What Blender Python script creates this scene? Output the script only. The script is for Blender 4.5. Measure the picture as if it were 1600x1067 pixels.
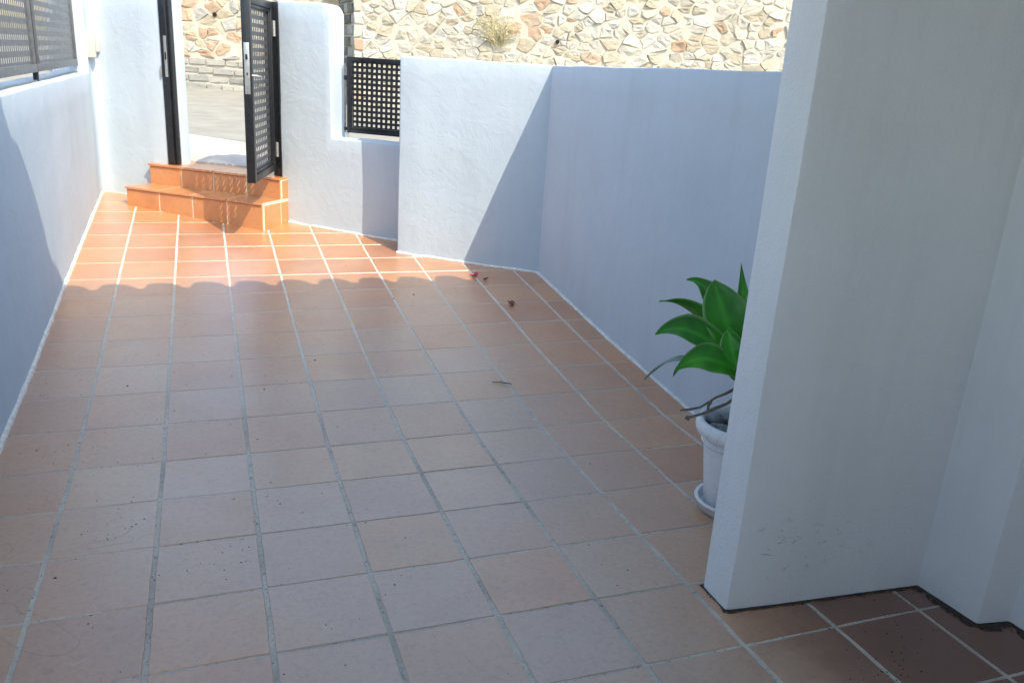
import bpy, bmesh, math, random
import numpy as np
from mathutils import Vector, Matrix, noise

for o in list(bpy.data.objects):
    bpy.data.objects.remove(o, do_unlink=True)
scene = bpy.context.scene
COL = scene.collection
S = 0.32                      # one floor tile (with its joint) in metres; lengths below are in tiles

# ------------------------------------------------------------------ camera
YAW, PITCH, ROLL = 0.3592, 0.3192, 0.0628
CAM = Vector((1.67, -18.125, 4.8618))
fw = Vector((math.sin(YAW)*math.cos(PITCH), math.cos(YAW)*math.cos(PITCH), -math.sin(PITCH)))
rt = Vector((math.cos(YAW), -math.sin(YAW), 0))
up = rt.cross(fw)
Rv = rt*math.cos(ROLL) + up*math.sin(ROLL)
Uv = up*math.cos(ROLL) - rt*math.sin(ROLL)
cd = bpy.data.cameras.new('camera')
cam = bpy.data.objects.new('camera', cd); COL.objects.link(cam)
m = Matrix((Rv, Uv, -fw)).transposed().to_4x4(); m.translation = CAM*S
cam.matrix_world = m
cd.sensor_width = 36; cd.lens = 36*1309.5/1600
cd.clip_start = 0.05; cd.clip_end = 400
scene.camera = cam

# ------------------------------------------------------------------ sky, sun, exposure
SUN = Vector((-0.345, 0.90, -1.0)).normalized()          # the way the light travels
elev = math.asin(-SUN.z); azim = math.atan2(-SUN.x, -SUN.y)
w = bpy.data.worlds.new('World'); scene.world = w; w.use_nodes = True
nt = w.node_tree
bg = nt.nodes['Background']
sky = nt.nodes.new('ShaderNodeTexSky'); sky.sky_type = 'NISHITA'; sky.sun_disc = False
sky.sun_elevation = elev; sky.sun_rotation = azim
sky.air_density = 1.5; sky.dust_density = 2.0; sky.ozone_density = 1.0
nt.links.new(sky.outputs[0], bg.inputs[0]); bg.inputs[1].default_value = 0.15
ld = bpy.data.lights.new('sun', 'SUN'); ld.energy = 2.05; ld.angle = math.radians(0.35); ld.color = (1.0, 0.89, 0.71)
lo = bpy.data.objects.new('sun', ld); COL.objects.link(lo)
lo.rotation_euler = SUN.to_track_quat('-Z', 'Y').to_euler(); lo.location = (3, -3, 12)
vs = scene.view_settings
vs.view_transform = 'Standard'; vs.look = 'None'; vs.gamma = 1; vs.exposure = 1.3; vs.use_curve_mapping = False

# ------------------------------------------------------------------ helpers
ORG = {}
def thing(name, label, cat, org, group=None, kind=None):
    o = bpy.data.objects.new(name, None); COL.objects.link(o)
    o.empty_display_size = 0.05
    o.location = Vector(org)*S; ORG[o] = Vector(org)
    if label: o['label'] = label
    if cat: o['category'] = cat
    if group: o['group'] = group
    if kind: o['kind'] = kind
    return o
def tag(o, label, cat, group=None, kind=None):
    o['label'] = label; o['category'] = cat
    if group: o['group'] = group
    if kind: o['kind'] = kind
    return o
def root_org(p):
    while p is not None:
        if p in ORG: return ORG[p]
        p = p.parent
    return Vector((0, 0, 0))
def link_mesh(name, me, mat, parent=None, org=None):
    me.materials.append(mat) if mat and not me.materials else None
    o = bpy.data.objects.new(name, me); COL.objects.link(o)
    if parent is not None:
        o.parent = parent
    elif org is not None:
        o.location = Vector(org)*S; ORG[o] = Vector(org)
    return o
class MB:
    def __init__(s): s.v = []; s.f = []
    def add(s, vs, fs):
        n = len(s.v); s.v += [Vector(p) for p in vs]; s.f += [[i+n for i in f] for f in fs]
    def box(s, a, b, o=(0, 0, 0), X=(1, 0, 0), Y=(0, 1, 0), Z=(0, 0, 1)):
        o, X, Y, Z = Vector(o), Vector(X), Vector(Y), Vector(Z)
        p = [o+X*x+Y*y+Z*z for z in (a[2], b[2]) for y in (a[1], b[1]) for x in (a[0], b[0])]
        s.add(p, [[0, 2, 3, 1], [4, 5, 7, 6], [0, 1, 5, 4], [2, 6, 7, 3], [0, 4, 6, 2], [1, 3, 7, 5]])
    def prism(s, poly, z0, z1):
        n = len(poly)
        g = (lambda z, p: z(p[0], p[1]) if callable(z) else z)
        s.add([(p[0], p[1], g(z0, p)) for p in poly]+[(p[0], p[1], g(z1, p)) for p in poly],
              [list(range(n))[::-1], list(range(n, 2*n))]+[[i, (i+1) % n, n+(i+1) % n, n+i] for i in range(n)])
    def extrude(s, poly, vec):          # planar polygon in space pushed along a vector
        n = len(poly); poly = [Vector(p) for p in poly]; vec = Vector(vec)
        s.add(poly+[p+vec for p in poly], [list(range(n))[::-1], list(range(n, 2*n))]+[[i, (i+1) % n, n+(i+1) % n, n+i] for i in range(n)])
    def tube(s, pts, rad, k=8, cap=True):
        pts = [Vector(p) for p in pts]; n0 = len(s.v); N = len(pts)
        rad = rad if hasattr(rad, '__len__') else [rad]*N
        a = None
        for i, p in enumerate(pts):
            t = (pts[min(i+1, N-1)]-pts[max(i-1, 0)]).normalized()
            if a is None: a = t.orthogonal().normalized()
            a = (a-t*a.dot(t)).normalized(); b = t.cross(a)
            for j in range(k):
                th = 2*math.pi*j/k; s.v.append(p+(a*math.cos(th)+b*math.sin(th))*rad[i])
        for i in range(N-1):
            for j in range(k):
                s.f.append([n0+i*k+j, n0+i*k+(j+1) % k, n0+(i+1)*k+(j+1) % k, n0+(i+1)*k+j])
        if cap:
            s.f.append([n0+j for j in range(k)][::-1]); s.f.append([n0+(N-1)*k+j for j in range(k)])
    def lathe(s, prof, c, k=48):
        n0 = len(s.v); c = Vector(c)
        for r, z in prof:
            for j in range(k):
                th = 2*math.pi*j/k; s.v.append(c+Vector((r*math.cos(th), r*math.sin(th), z)))
        for i in range(len(prof)-1):
            for j in range(k):
                s.f.append([n0+i*k+j, n0+i*k+(j+1) % k, n0+(i+1)*k+(j+1) % k, n0+(i+1)*k+j])
    def build(s, name, mat, parent=None, org=None, bevel=0, seg=2, grid=0, wob=0, wf=0.9, smooth=False, ang=35):
        og = root_org(parent) if parent is not None else Vector(org or (0, 0, 0))
        bm = bmesh.new()
        vv = [bm.verts.new((p-og)*S) for p in s.v]
        for f in s.f:
            try: bm.faces.new([vv[i] for i in f])
            except ValueError: pass
        bmesh.ops.recalc_face_normals(bm, faces=bm.faces[:])
        if bevel:
            ed = [e for e in bm.edges if len(e.link_faces) == 2 and e.calc_face_angle() > 0.3]
            bmesh.ops.bevel(bm, geom=ed, offset=bevel*S, segments=seg, affect='EDGES', profile=0.5)
        if grid:
            for ax in range(3):
                cs = [v.co[ax] for v in bm.verts]; lo_, hi_ = min(cs), max(cs)
                n = int((hi_-lo_)/(grid*S))
                for i in range(1, n):
                    pc = Vector((0, 0, 0)); pc[ax] = lo_+(hi_-lo_)*i/n
                    nn = Vector((0, 0, 0)); nn[ax] = 1
                    bmesh.ops.bisect_plane(bm, geom=bm.verts[:]+bm.edges[:]+bm.faces[:], plane_co=pc, plane_no=nn, dist=1e-5)
        if wob:
            for v in bm.verts:
                p = v.co/S+og
                v.co += (noise.noise_vector(p*wf)+0.4*noise.noise_vector(p*wf*3.3+Vector((7, 3, 1))))*wob*S
        me = bpy.data.meshes.new(name); bm.to_mesh(me); bm.free()
        if smooth or bevel or wob:
            for p in me.polygons: p.use_smooth = True
            me.set_sharp_from_angle(angle=math.radians(ang))
        return link_mesh(name, me, mat, parent, org)

# ------------------------------------------------------------------ materials
def newmat(name):
    mt = bpy.data.materials.new(name); mt.use_nodes = True
    nt = mt.node_tree
    return mt, nt, nt.nodes['Principled BSDF']
def N(nt, typ, **kw):
    n = nt.nodes.new(typ)
    for k, v in kw.items():
        if k.startswith('i_'): n.inputs[k[2:].replace('_', ' ')].default_value = v
        else: setattr(n, k, v)
    return n
def L(nt, a, b): nt.links.new(a, b)
def noise_tex(nt, vec, scale, detail=4, rough=0.55, dist=0.0):
    n = N(nt, 'ShaderNodeTexNoise'); n.inputs['Scale'].default_value = scale; n.inputs['Detail'].default_value = detail
    n.inputs['Roughness'].default_value = rough; n.inputs['Distortion'].default_value = dist
    L(nt, vec, n.inputs['Vector']); return n.outputs['Fac']
def ramp(nt, fac, stops, interp='LINEAR'):
    r = N(nt, 'ShaderNodeValToRGB'); cr = r.color_ramp; cr.interpolation = interp
    while len(cr.elements) < len(stops): cr.elements.new(0.5)
    for e, (p, c) in zip(cr.elements, stops):
        e.position = p; e.color = (*c, 1) if hasattr(c, '__len__') else (c, c, c, 1)
    L(nt, fac, r.inputs[0]); return r.outputs[0]
def mix(nt, fac, a, b, mode='MIX'):
    n = N(nt, 'ShaderNodeMix', data_type='RGBA', blend_type=mode)
    for s, v in ((n.inputs[0], fac), (n.inputs[6], a), (n.inputs[7], b)):
        if hasattr(v, 'is_linked') or isinstance(v, bpy.types.NodeSocket): L(nt, v, s)
        else: s.default_value = (*v, 1) if hasattr(v, '__len__') else v
    return n.outputs[2]
def math_n(nt, op, a, b=0.0):
    n = N(nt, 'ShaderNodeMath', operation=op)
    for s, v in ((n.inputs[0], a), (n.inputs[1], b)):
        if isinstance(v, bpy.types.NodeSocket): L(nt, v, s)
        else: s.default_value = v
    return n.outputs[0]
def bump(nt, bs, h, strength, dist, prev=None):
    b = N(nt, 'ShaderNodeBump'); b.inputs['Strength'].default_value = strength; b.inputs['Distance'].default_value = dist
    L(nt, h, b.inputs['Height'])
    if prev is not None: L(nt, prev, b.inputs['Normal'])
    L(nt, b.outputs[0], bs.inputs['Normal']); return b.outputs[0]
def wpos(nt): return N(nt, 'ShaderNodeNewGeometry').outputs['Position']

def plaster(name, base, trowel=0.5, grain=0.4, dirt=0.0, gscale=170, scuff=False):
    mt, nt, bs = newmat(name); p = wpos(nt)
    big = noise_tex(nt, p, 1.1, 5, 0.6)
    c = ramp(nt, big, [(0.3, [x*0.94 for x in base]), (0.7, [min(1, x*1.04) for x in base])])
    fine = noise_tex(nt, p, 14, 5, 0.65)
    c = mix(nt, ramp(nt, fine, [(0.60, 0.0), (0.78, 0.22)]), c, [x*0.84 for x in base])
    sm = N(nt, 'ShaderNodeMapping'); sm.inputs['Scale'].default_value = (3.0, 3.0, 0.35); L(nt, p, sm.inputs[0])
    c = mix(nt, ramp(nt, noise_tex(nt, sm.outputs[0], 1.6, 6, 0.65), [(0.48, 0.0), (0.72, 0.45)]), c, [x*0.85 for x in base])
    if scuff:                                   # knocks and scrapes low on the wall
        sc = N(nt, 'ShaderNodeMapping'); sc.inputs['Location'].default_value = (-2.20, 4.03, -0.21); L(nt, p, sc.inputs[0])
        sv = N(nt, 'ShaderNodeVectorMath', operation='MULTIPLY'); sv.inputs[1].default_value = (3.2, 1.0, 7.0); L(nt, sc.outputs[0], sv.inputs[0])
        ln = N(nt, 'ShaderNodeVectorMath', operation='LENGTH'); L(nt, sv.outputs[0], ln.inputs[0])
        reg = ramp(nt, ln.outputs['Value'], [(0.35, 1.0), (1.0, 0.0)])
        sq = N(nt, 'ShaderNodeMapping'); sq.inputs['Scale'].default_value = (1.0, 1.0, 2.8); L(nt, p, sq.inputs[0])
        d2 = ramp(nt, noise_tex(nt, sq.outputs[0], 22, 8, 0.72, 0.7), [(0.585, 0.0), (0.66, 0.6)])
        c = mix(nt, math_n(nt, 'MULTIPLY', reg, d2), c, (0.16, 0.16, 0.155))
    if dirt:
        st = N(nt, 'ShaderNodeMapping'); st.inputs['Scale'].default_value = (1.0, 1.0, 2.6); L(nt, p, st.inputs[0])
        d = ramp(nt, noise_tex(nt, st.outputs[0], 9, 8, 0.75), [(0.63, 0.0), (0.70, dirt)])
        c = mix(nt, d, c, (0.09, 0.09, 0.085))
    L(nt, c, bs.inputs['Base Color'])
    bs.inputs['Roughness'].default_value = 0.85; bs.inputs['Specular IOR Level'].default_value = 0.25
    t1 = noise_tex(nt, p, 4.5, 3, 0.5, 0.9)
    t2 = ramp(nt, noise_tex(nt, p, 9, 4, 0.6, 1.6), [(0.47, 0.0), (0.56, 1.0)])
    b1 = bump(nt, bs, t1, trowel*0.8, 0.02)
    b2 = bump(nt, bs, t2, trowel*0.35, 0.006, b1)
    bump(nt, bs, noise_tex(nt, p, gscale, 3, 0.6), grain, 0.004, b2)
    return mt
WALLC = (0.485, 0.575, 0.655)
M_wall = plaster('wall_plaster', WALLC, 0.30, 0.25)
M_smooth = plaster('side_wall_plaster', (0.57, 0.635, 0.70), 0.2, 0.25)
M_porch = plaster('porch_plaster', (0.83, 0.85, 0.855), 0.15, 0.8, 0.0, 110, True)
M_house = plaster('house_plaster', (0.80, 0.82, 0.82), 0.12, 0.35, 0.0)

def tile_mat(name, cols):
    mt, nt, bs = newmat(name)
    oi = N(nt, 'ShaderNodeObjectInfo'); rnd = oi.outputs['Random']; p = wpos(nt)
    c = ramp(nt, rnd, [(i/(len(cols)-1), k) for i, k in enumerate(cols)])
    off = N(nt, 'ShaderNodeVectorMath', operation='ADD'); L(nt, p, off.inputs[0])
    cm = N(nt, 'ShaderNodeCombineXYZ'); L(nt, math_n(nt, 'MULTIPLY', rnd, 37.0), cm.inputs[2]); L(nt, cm.outputs[0], off.inputs[1])
    q = off.outputs[0]
    cl = noise_tex(nt, q, 3.0, 4, 0.6, 0.6)
    c = mix(nt, ramp(nt, cl, [(0.35, 0.0), (0.70, 0.55)]), c, (0.60, 0.30, 0.11))
    c = mix(nt, ramp(nt, noise_tex(nt, q, 5.5, 3, 0.5), [(0.45, 0.0), (0.75, 0.4)]), c, (0.40, 0.135, 0.05))
    # pale worn film and tiny pits
    sx = N(nt, 'ShaderNodeSeparateXYZ'); L(nt, p, sx.inputs[0])
    def mrange(v, a, b):
        mr = N(nt, 'ShaderNodeMapRange', interpolation_type='SMOOTHSTEP'); L(nt, v, mr.inputs[0])
        mr.inputs[1].default_value = a; mr.inputs[2].default_value = b; return mr.outputs[0]
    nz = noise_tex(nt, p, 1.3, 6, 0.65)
    film_and_shade = ramp(nt, nz, [(0.40, 0.02), (0.75, 0.24)])
    # shaded floor's grey sheen painted into the colour, stronger towards the house
    shade_grey = math_n(nt, 'MULTIPLY', mrange(sx.outputs[1], 0.6, -2.2), mrange(math_n(nt, 'ADD', sx.outputs[0], math_n(nt, 'MULTIPLY', nz, 0.9)), 3.25, 2.2))
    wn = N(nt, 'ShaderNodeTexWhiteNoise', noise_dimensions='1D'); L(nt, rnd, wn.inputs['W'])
    shade_grey = math_n(nt, 'MULTIPLY', shade_grey, math_n(nt, 'ADD', math_n(nt, 'MULTIPLY', wn.outputs['Value'], 0.55), 0.62))
    film_and_shade = math_n(nt, 'ADD', film_and_shade, math_n(nt, 'MULTIPLY', shade_grey, 0.50))
    c = mix(nt, film_and_shade, c, (0.50, 0.425, 0.345))
    c = mix(nt, ramp(nt, noise_tex(nt, q, 48, 7, 0.8), [(0.35, 0.30), (0.52, 0.0)]), c, (0.24, 0.13, 0.085))
    c = mix(nt, ramp(nt, noise_tex(nt, q, 16, 6, 0.75, 1.0), [(0.60, 0.0), (0.72, 0.35)]), c, (0.56, 0.50, 0.43))
    # dark of the shaded porch corner painted into the tiles, edge broken by noise
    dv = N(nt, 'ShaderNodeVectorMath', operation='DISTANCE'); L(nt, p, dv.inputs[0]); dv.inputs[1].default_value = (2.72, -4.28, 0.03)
    corner_shade = mrange(math_n(nt, 'ADD', dv.outputs['Value'], math_n(nt, 'MULTIPLY', noise_tex(nt, p, 5, 5, 0.6), 0.35)), 1.08, 0.55)
    c = mix(nt, math_n(nt, 'MULTIPLY', corner_shade, 0.9), c, (0.13, 0.045, 0.028))
    c = mix(nt, ramp(nt, noise_tex(nt, p, 160, 2, 0.5), [(0.70, 0.0), (0.78, 0.35)]), c, (0.17, 0.11, 0.085))
    # dried tide marks where water stood
    n1 = noise_tex(nt, p, 2.6, 2, 0.45, 0.3)
    band = math_n(nt, 'LESS_THAN', math_n(nt, 'ABSOLUTE', math_n(nt, 'SUBTRACT', n1, 0.545)), 0.0035)
    reg = math_n(nt, 'MULTIPLY', math_n(nt, 'LESS_THAN', sx.outputs[0], 0.30), math_n(nt, 'LESS_THAN', sx.outputs[1], -3.05))
    c = mix(nt, math_n(nt, 'MULTIPLY', math_n(nt, 'MULTIPLY', band, reg), 0.2), c, (0.10, 0.08, 0.07))
    L(nt, c, bs.inputs['Base Color'])
    L(nt, ramp(nt, noise_tex(nt, p, 6, 5, 0.7), [(0.3, 0.30), (0.7, 0.50)]), bs.inputs['Roughness'])
    bs.inputs['Specular IOR Level'].default_value = 0.4
    bs.inputs['Coat Weight'].default_value = 1.0; bs.inputs['Coat IOR'].default_value = 1.58; bs.inputs['Coat Roughness'].default_value = 0.30
    b1 = bump(nt, bs, noise_tex(nt, q, 9, 3, 0.5), 0.25, 0.004)
    bump(nt, bs, noise_tex(nt, p, 220, 3, 0.6), 0.12, 0.0015, b1)
    return mt
TC = [(0.50, 0.185, 0.060), (0.58, 0.240, 0.075), (0.60, 0.235, 0.070), (0.52, 0.22, 0.085), (0.58, 0.265, 0.10), (0.44, 0.155, 0.060), (0.59, 0.245, 0.08)]
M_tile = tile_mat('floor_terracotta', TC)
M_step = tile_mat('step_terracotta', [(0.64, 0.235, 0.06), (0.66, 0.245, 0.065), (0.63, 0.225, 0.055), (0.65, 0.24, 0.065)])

def grout_mat():
    mt, nt, bs = newmat('grout'); p = wpos(nt)
    c = ramp(nt, noise_tex(nt, p, 30, 5, 0.7), [(0.3, (0.50, 0.47, 0.405)), (0.7, (0.64, 0.61, 0.53))])
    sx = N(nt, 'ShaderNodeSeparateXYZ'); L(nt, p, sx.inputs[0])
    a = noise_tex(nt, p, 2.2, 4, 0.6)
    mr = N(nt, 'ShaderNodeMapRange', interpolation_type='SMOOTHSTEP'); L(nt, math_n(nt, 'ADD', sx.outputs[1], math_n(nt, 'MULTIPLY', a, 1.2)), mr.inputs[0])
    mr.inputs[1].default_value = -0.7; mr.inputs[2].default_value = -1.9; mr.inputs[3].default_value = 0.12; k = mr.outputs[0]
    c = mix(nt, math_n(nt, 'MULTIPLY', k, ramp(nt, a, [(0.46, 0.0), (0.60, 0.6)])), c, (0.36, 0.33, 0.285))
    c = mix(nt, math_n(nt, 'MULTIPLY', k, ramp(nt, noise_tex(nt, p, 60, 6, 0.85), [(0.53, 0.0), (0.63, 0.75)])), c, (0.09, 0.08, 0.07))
    L(nt, c, bs.inputs['Base Color']); bs.inputs['Roughness'].default_value = 0.95
    bump(nt, bs, noise_tex(nt, p, 120, 4, 0.7), 0.6, 0.004)
    return mt
M_grout = grout_mat()
def plain(name, col, rough=0.6, metal=0.0, var=0.12, scale=20, bmp=0.0, spec=0.5, bscale=60):
    mt, nt, bs = newmat(name); p = wpos(nt)
    n = noise_tex(nt, p, scale, 5, 0.6)
    L(nt, ramp(nt, n, [(0.3, [x*(1-var) for x in col]), (0.7, [min(1, x*(1+var)) for x in col])]), bs.inputs['Base Color'])
    L(nt, ramp(nt, noise_tex(nt, p, scale*2.3, 4, 0.6), [(0.3, max(0, rough-0.08)), (0.7, min(1, rough+0.1))]), bs.inputs['Roughness'])
    bs.inputs['Metallic'].default_value = metal; bs.inputs['Specular IOR Level'].default_value = spec
    if bmp: bump(nt, bs, noise_tex(nt, p, bscale, 4, 0.6), bmp, 0.004)
    return mt
M_black = plain('black_paint', (0.012, 0.014, 0.018), 0.32, 0, 0.4, 30, 0.08)
M_fence = plain('glare_greyed_paint', (0.115, 0.125, 0.14), 0.42, 0, 0.25, 25, 0.1)  # black paint lightened to grey: glare haze put into the colour
M_mesh = plain('perforated_sheet', (0.075, 0.08, 0.09), 0.35, 0.15, 0.3, 25, 0.1)
M_steel = plain('dull_steel', (0.52, 0.54, 0.55), 0.38, 0.75, 0.15, 60, 0.1)
M_trim = plain('white_grout_bead', (0.70, 0.68, 0.62), 0.9, 0, 0.2, 35, 0.5)
M_stepgrout = plain('pale_step_grout', (0.72, 0.66, 0.50), 0.9, 0, 0.1, 40, 0.3)
def pot_mat():
    mt, nt, bs = newmat('white_pot_plastic'); p = wpos(nt)
    c = ramp(nt, noise_tex(nt, p, 8, 4, 0.6), [(0.3, (0.76, 0.78, 0.79)), (0.7, (0.83, 0.84, 0.85))])
    c = mix(nt, ramp(nt, noise_tex(nt, p, 26, 7, 0.75, 0.5), [(0.54, 0.0), (0.70, 0.55)]), c, (0.42, 0.38, 0.33))
    c = mix(nt, ramp(nt, noise_tex(nt, p, 190, 2, 0.5), [(0.68, 0.0), (0.74, 0.5)]), c, (0.2, 0.16, 0.12))
    L(nt, c, bs.inputs['Base Color']); bs.inputs['Roughness'].default_value = 0.42
    bump(nt, bs, noise_tex(nt, p, 40, 4, 0.6), 0.08, 0.002)
    return mt
M_pot = pot_mat()
M_soil = plain('potting_soil', (0.045, 0.035, 0.028), 0.95, 0, 0.4, 60, 0.8)
M_pebble = plain('grey_pebble', (0.20, 0.21, 0.22), 0.6, 0, 0.3, 30, 0.25)
M_lampbox = plain('white_casing', (0.53, 0.52, 0.48), 0.45, 0, 0.05, 12, 0.03)
M_paving = plain('pale_paving', (0.50, 0.46, 0.41), 0.9, 0, 0.12, 6, 0.4)
M_road = plain('pale_road', (0.31, 0.30, 0.26), 0.92, 0, 0.14, 3, 0.6, 0.3, 90)
M_ground = plain('bare_ground', (0.34, 0.31, 0.26), 0.95, 0, 0.2, 2, 0.4)
M_dirt = plain('black_grime', (0.05, 0.036, 0.027), 0.95, 0, 0.4, 80)
M_speck = plain('dark_crumbs', (0.03, 0.027, 0.024), 0.9, 0, 0.5, 80)
M_chip = plain('pale_crumbs', (0.6, 0.58, 0.54), 0.9, 0, 0.2, 80)
M_petal = plain('pink_petal', (0.55, 0.03, 0.11), 0.6, 0, 0.3, 80)
M_brownpetal = plain('dried_petal', (0.20, 0.07, 0.05), 0.7, 0, 0.3, 80)
M_twig = plain('dry_stalk', (0.16, 0.135, 0.11), 0.9, 0, 0.35, 60, 0.5)
M_straw = plain('dry_grass', (0.52, 0.47, 0.30), 0.9, 0, 0.25, 40)
M_roof = plain('roof_terracotta', (0.42, 0.20, 0.12), 0.85, 0, 0.2, 6, 0.3)
M_ceiling = plain('white_ceiling', (0.66, 0.67, 0.67), 0.9, 0, 0.04, 3)
M_neigh = plain('neighbour_render', (0.72, 0.70, 0.65), 0.9, 0, 0.05, 2, 0.2)
M_hole = plain('weep_hole_dark', (0.01, 0.01, 0.01), 0.9)

def stone_mat(name, cols, vein=0.38):
    mt, nt, bs = newmat(name); p = wpos(nt)
    rnd = N(nt, 'ShaderNodeObjectInfo').outputs['Random']
    c = ramp(nt, rnd, [(i/len(cols), k) for i, k in enumerate(cols)], 'CONSTANT')
    c = mix(nt, ramp(nt, noise_tex(nt, p, 5, 5, 0.7), [(0.38, 0.0), (0.7, 0.6)]), c, (0.45, 0.42, 0.34))
    mp = N(nt, 'ShaderNodeMapping'); mp.inputs['Scale'].default_value = (1, 1, 3.2); mp.inputs['Rotation'].default_value = (0.5, 0.3, 0.4)
    L(nt, p, mp.inputs[0])
    v = noise_tex(nt, mp.outputs[0], 11, 7, 0.75, 0.8)
    c = mix(nt, ramp(nt, v, [(0.54, 0.0), (0.63, vein)]), c, (0.20, 0.165, 0.12))
    L(nt, c, bs.inputs['Base Color']); bs.inputs['Roughness'].default_value = 0.9; bs.inputs['Specular IOR Level'].default_value = 0.3
    b1 = bump(nt, bs, v, 0.55, 0.025)
    bump(nt, bs, noise_tex(nt, p, 45, 5, 0.7), 0.5, 0.008, b1)
    return mt
M_stone = stone_mat('rubble_stone', [(0.472, 0.438, 0.361), (0.515, 0.515, 0.490), (0.447, 0.395, 0.309), (0.490, 0.454, 0.386), (0.447, 0.309, 0.215), (0.532, 0.532, 0.506), (0.429, 0.395, 0.318), (0.404, 0.352, 0.266), (0.497, 0.481, 0.429), (0.454, 0.395, 0.309), (0.481, 0.454, 0.395), (0.515, 0.497, 0.454)])
M_warm = stone_mat('warm_rubble_stone', [(0.517, 0.330, 0.220), (0.517, 0.473, 0.374), (0.506, 0.363, 0.264), (0.572, 0.572, 0.539), (0.506, 0.429, 0.308), (0.528, 0.352, 0.242), (0.440, 0.429, 0.396), (0.528, 0.495, 0.407)])
M_block = stone_mat('grey_block', [(0.312, 0.312, 0.304), (0.359, 0.359, 0.343), (0.390, 0.382, 0.359), (0.281, 0.289, 0.289), (0.343, 0.335, 0.312)], 0.7)
M_quoin = stone_mat('slate_block', [(0.07, 0.075, 0.08), (0.30, 0.31, 0.31), (0.09, 0.09, 0.095), (0.22, 0.23, 0.23), (0.36, 0.36, 0.35)], 0.4)
M_mortar = plain('cream_mortar', (0.47, 0.45, 0.385), 0.95, 0, 0.14, 9, 0.8, 0.2, 40)

# ------------------------------------------------------------------ levels and lines of the yard
RN = [-12, -4, -1, 2, 5, 8, 11, 14, 30]; ZN = [1.50, .91, .68, .435, .165, -.03, 0, .085, .1]
def fz(y): return float(np.interp(-y, RN, ZN))
GD = Vector((.8, -.6, 0)); GN = Vector((.6, .8, 0)); G0 = Vector((-.83, 6.28, 0))       # gate wall line, its outward side
def gp(x, t=0.0, z=0.0): s = (x-G0.x)/GD.x; return G0+GD*s+GN*t+Vector((0, 0, z))
WD = Vector((.8627, -.5058, 0)); WN = Vector((.5058, .8627, 0)); W0 = Vector((5.676, .356, 0))
LX, RX = -0.9, 8.5
Z3 = Vector((0, 0, 1))

# ------------------------------------------------------------------ ground, floor and its tiles
g = MB(); g.add([(-150, -150, -0.5), (150, -150, -0.5), (150, 150, -0.5), (-150, 150, -0.5)], [[0, 1, 2, 3]])
o = g.build('ground', M_ground, org=(0, 0, -0.5)); o['kind'] = 'structure'

ys = [7.2, 6, 5, 4, 3, 2, 1, 0, -1, -2, -3, -4, -5, -6, -7, -8, -9, -10, -11, -12, -13, -14, -16, -20, -26]
fl = MB(); nv = []
for y in ys:
    for x in (-1.2, 9.6): nv.append((x, y, fz(y)-0.006))
fl.add(nv, [[2*i, 2*i+2, 2*i+3, 2*i+1] for i in range(len(ys)-1)])
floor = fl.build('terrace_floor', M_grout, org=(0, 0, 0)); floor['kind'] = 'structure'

def clip(poly, a, b, c):           # keep a*x+b*y <= c
    out = []
    for i, p in enumerate(poly):
        q = poly[(i+1) % len(poly)]
        dp, dq = a*p[0]+b*p[1]-c, a*q[0]+b*q[1]-c
        if dp <= 0: out.append(p)
        if dp*dq < 0:
            t = dp/(dp-dq); out.append((p[0]+(q[0]-p[0])*t, p[1]+(q[1]-p[1])*t))
    return out
def inset(poly, d):
    n = len(poly); cx = sum(p[0] for p in poly)/n; cy = sum(p[1] for p in poly)/n; out = []
    for i in range(n):
        a, b, c = Vector(poly[i-1]), Vector(poly[i]), Vector(poly[(i+1) % n])
        e1, e2 = (b-a), (c-b)
        if e1.length < 1e-6 or e2.length < 1e-6: out.append(tuple(b)); continue
        n1 = Vector((-e1.y, e1.x)).normalized(); n2 = Vector((-e2.y, e2.x)).normalized()
        k = (n1+n2); k = k/max(0.35, k.dot(k)/2)/1.0
        out.append((b.x+k.x*d, b.y+k.y*d))
    return out
def area(poly): return 0.5*sum(poly[i-1][0]*poly[i][1]-poly[i][0]*poly[i-1][1] for i in range(len(poly)))
def slab_mesh(name, poly, th=0.06, ed=0.006, dr=0.005):
    """tile with eased edges, local tile units, top at z = 0"""
    if area(poly) < 0: poly = poly[::-1]
    i1 = inset(poly, ed); n = len(poly)
    v = [(p[0], p[1], -th) for p in poly]+[(p[0], p[1], -dr*1.6) for p in poly]+[(p[0]*.3+q[0]*.7, p[1]*.3+q[1]*.7, -dr*.35) for p, q in zip(poly, i1)]+[(q[0], q[1], 0) for q in i1]
    f = [list(range(3*n, 4*n))]
    for k in range(3):
        f += [[k*n+i, k*n+(i+1) % n, (k+1)*n+(i+1) % n, (k+1)*n+i] for i in range(n)]
    me = bpy.data.meshes.new(name)
    me.from_pydata([(x*S, y*S, z*S) for x, y, z in v], [], f); me.update()
    return me
rng = random.Random(5)
JX, JY = 0.021, 0.014
def wavy_rect(r):
    pts = []
    hx, hy = .5-JX, .5-JY
    for (x0, y0, x1, y1) in ((-hx, -hy, hx, -hy), (hx, -hy, hx, hy), (hx, hy, -hx, hy), (-hx, hy, -hx, -hy)):
        for k in range(6):
            t = k/6
            pts.append((x0+(x1-x0)*t+r.uniform(-1, 1)*.0045, y0+(y1-y0)*t+r.uniform(-1, 1)*.004))
    return pts
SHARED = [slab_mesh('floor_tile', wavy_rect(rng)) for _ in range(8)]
for me in SHARED: me.materials.append(M_tile)
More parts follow.
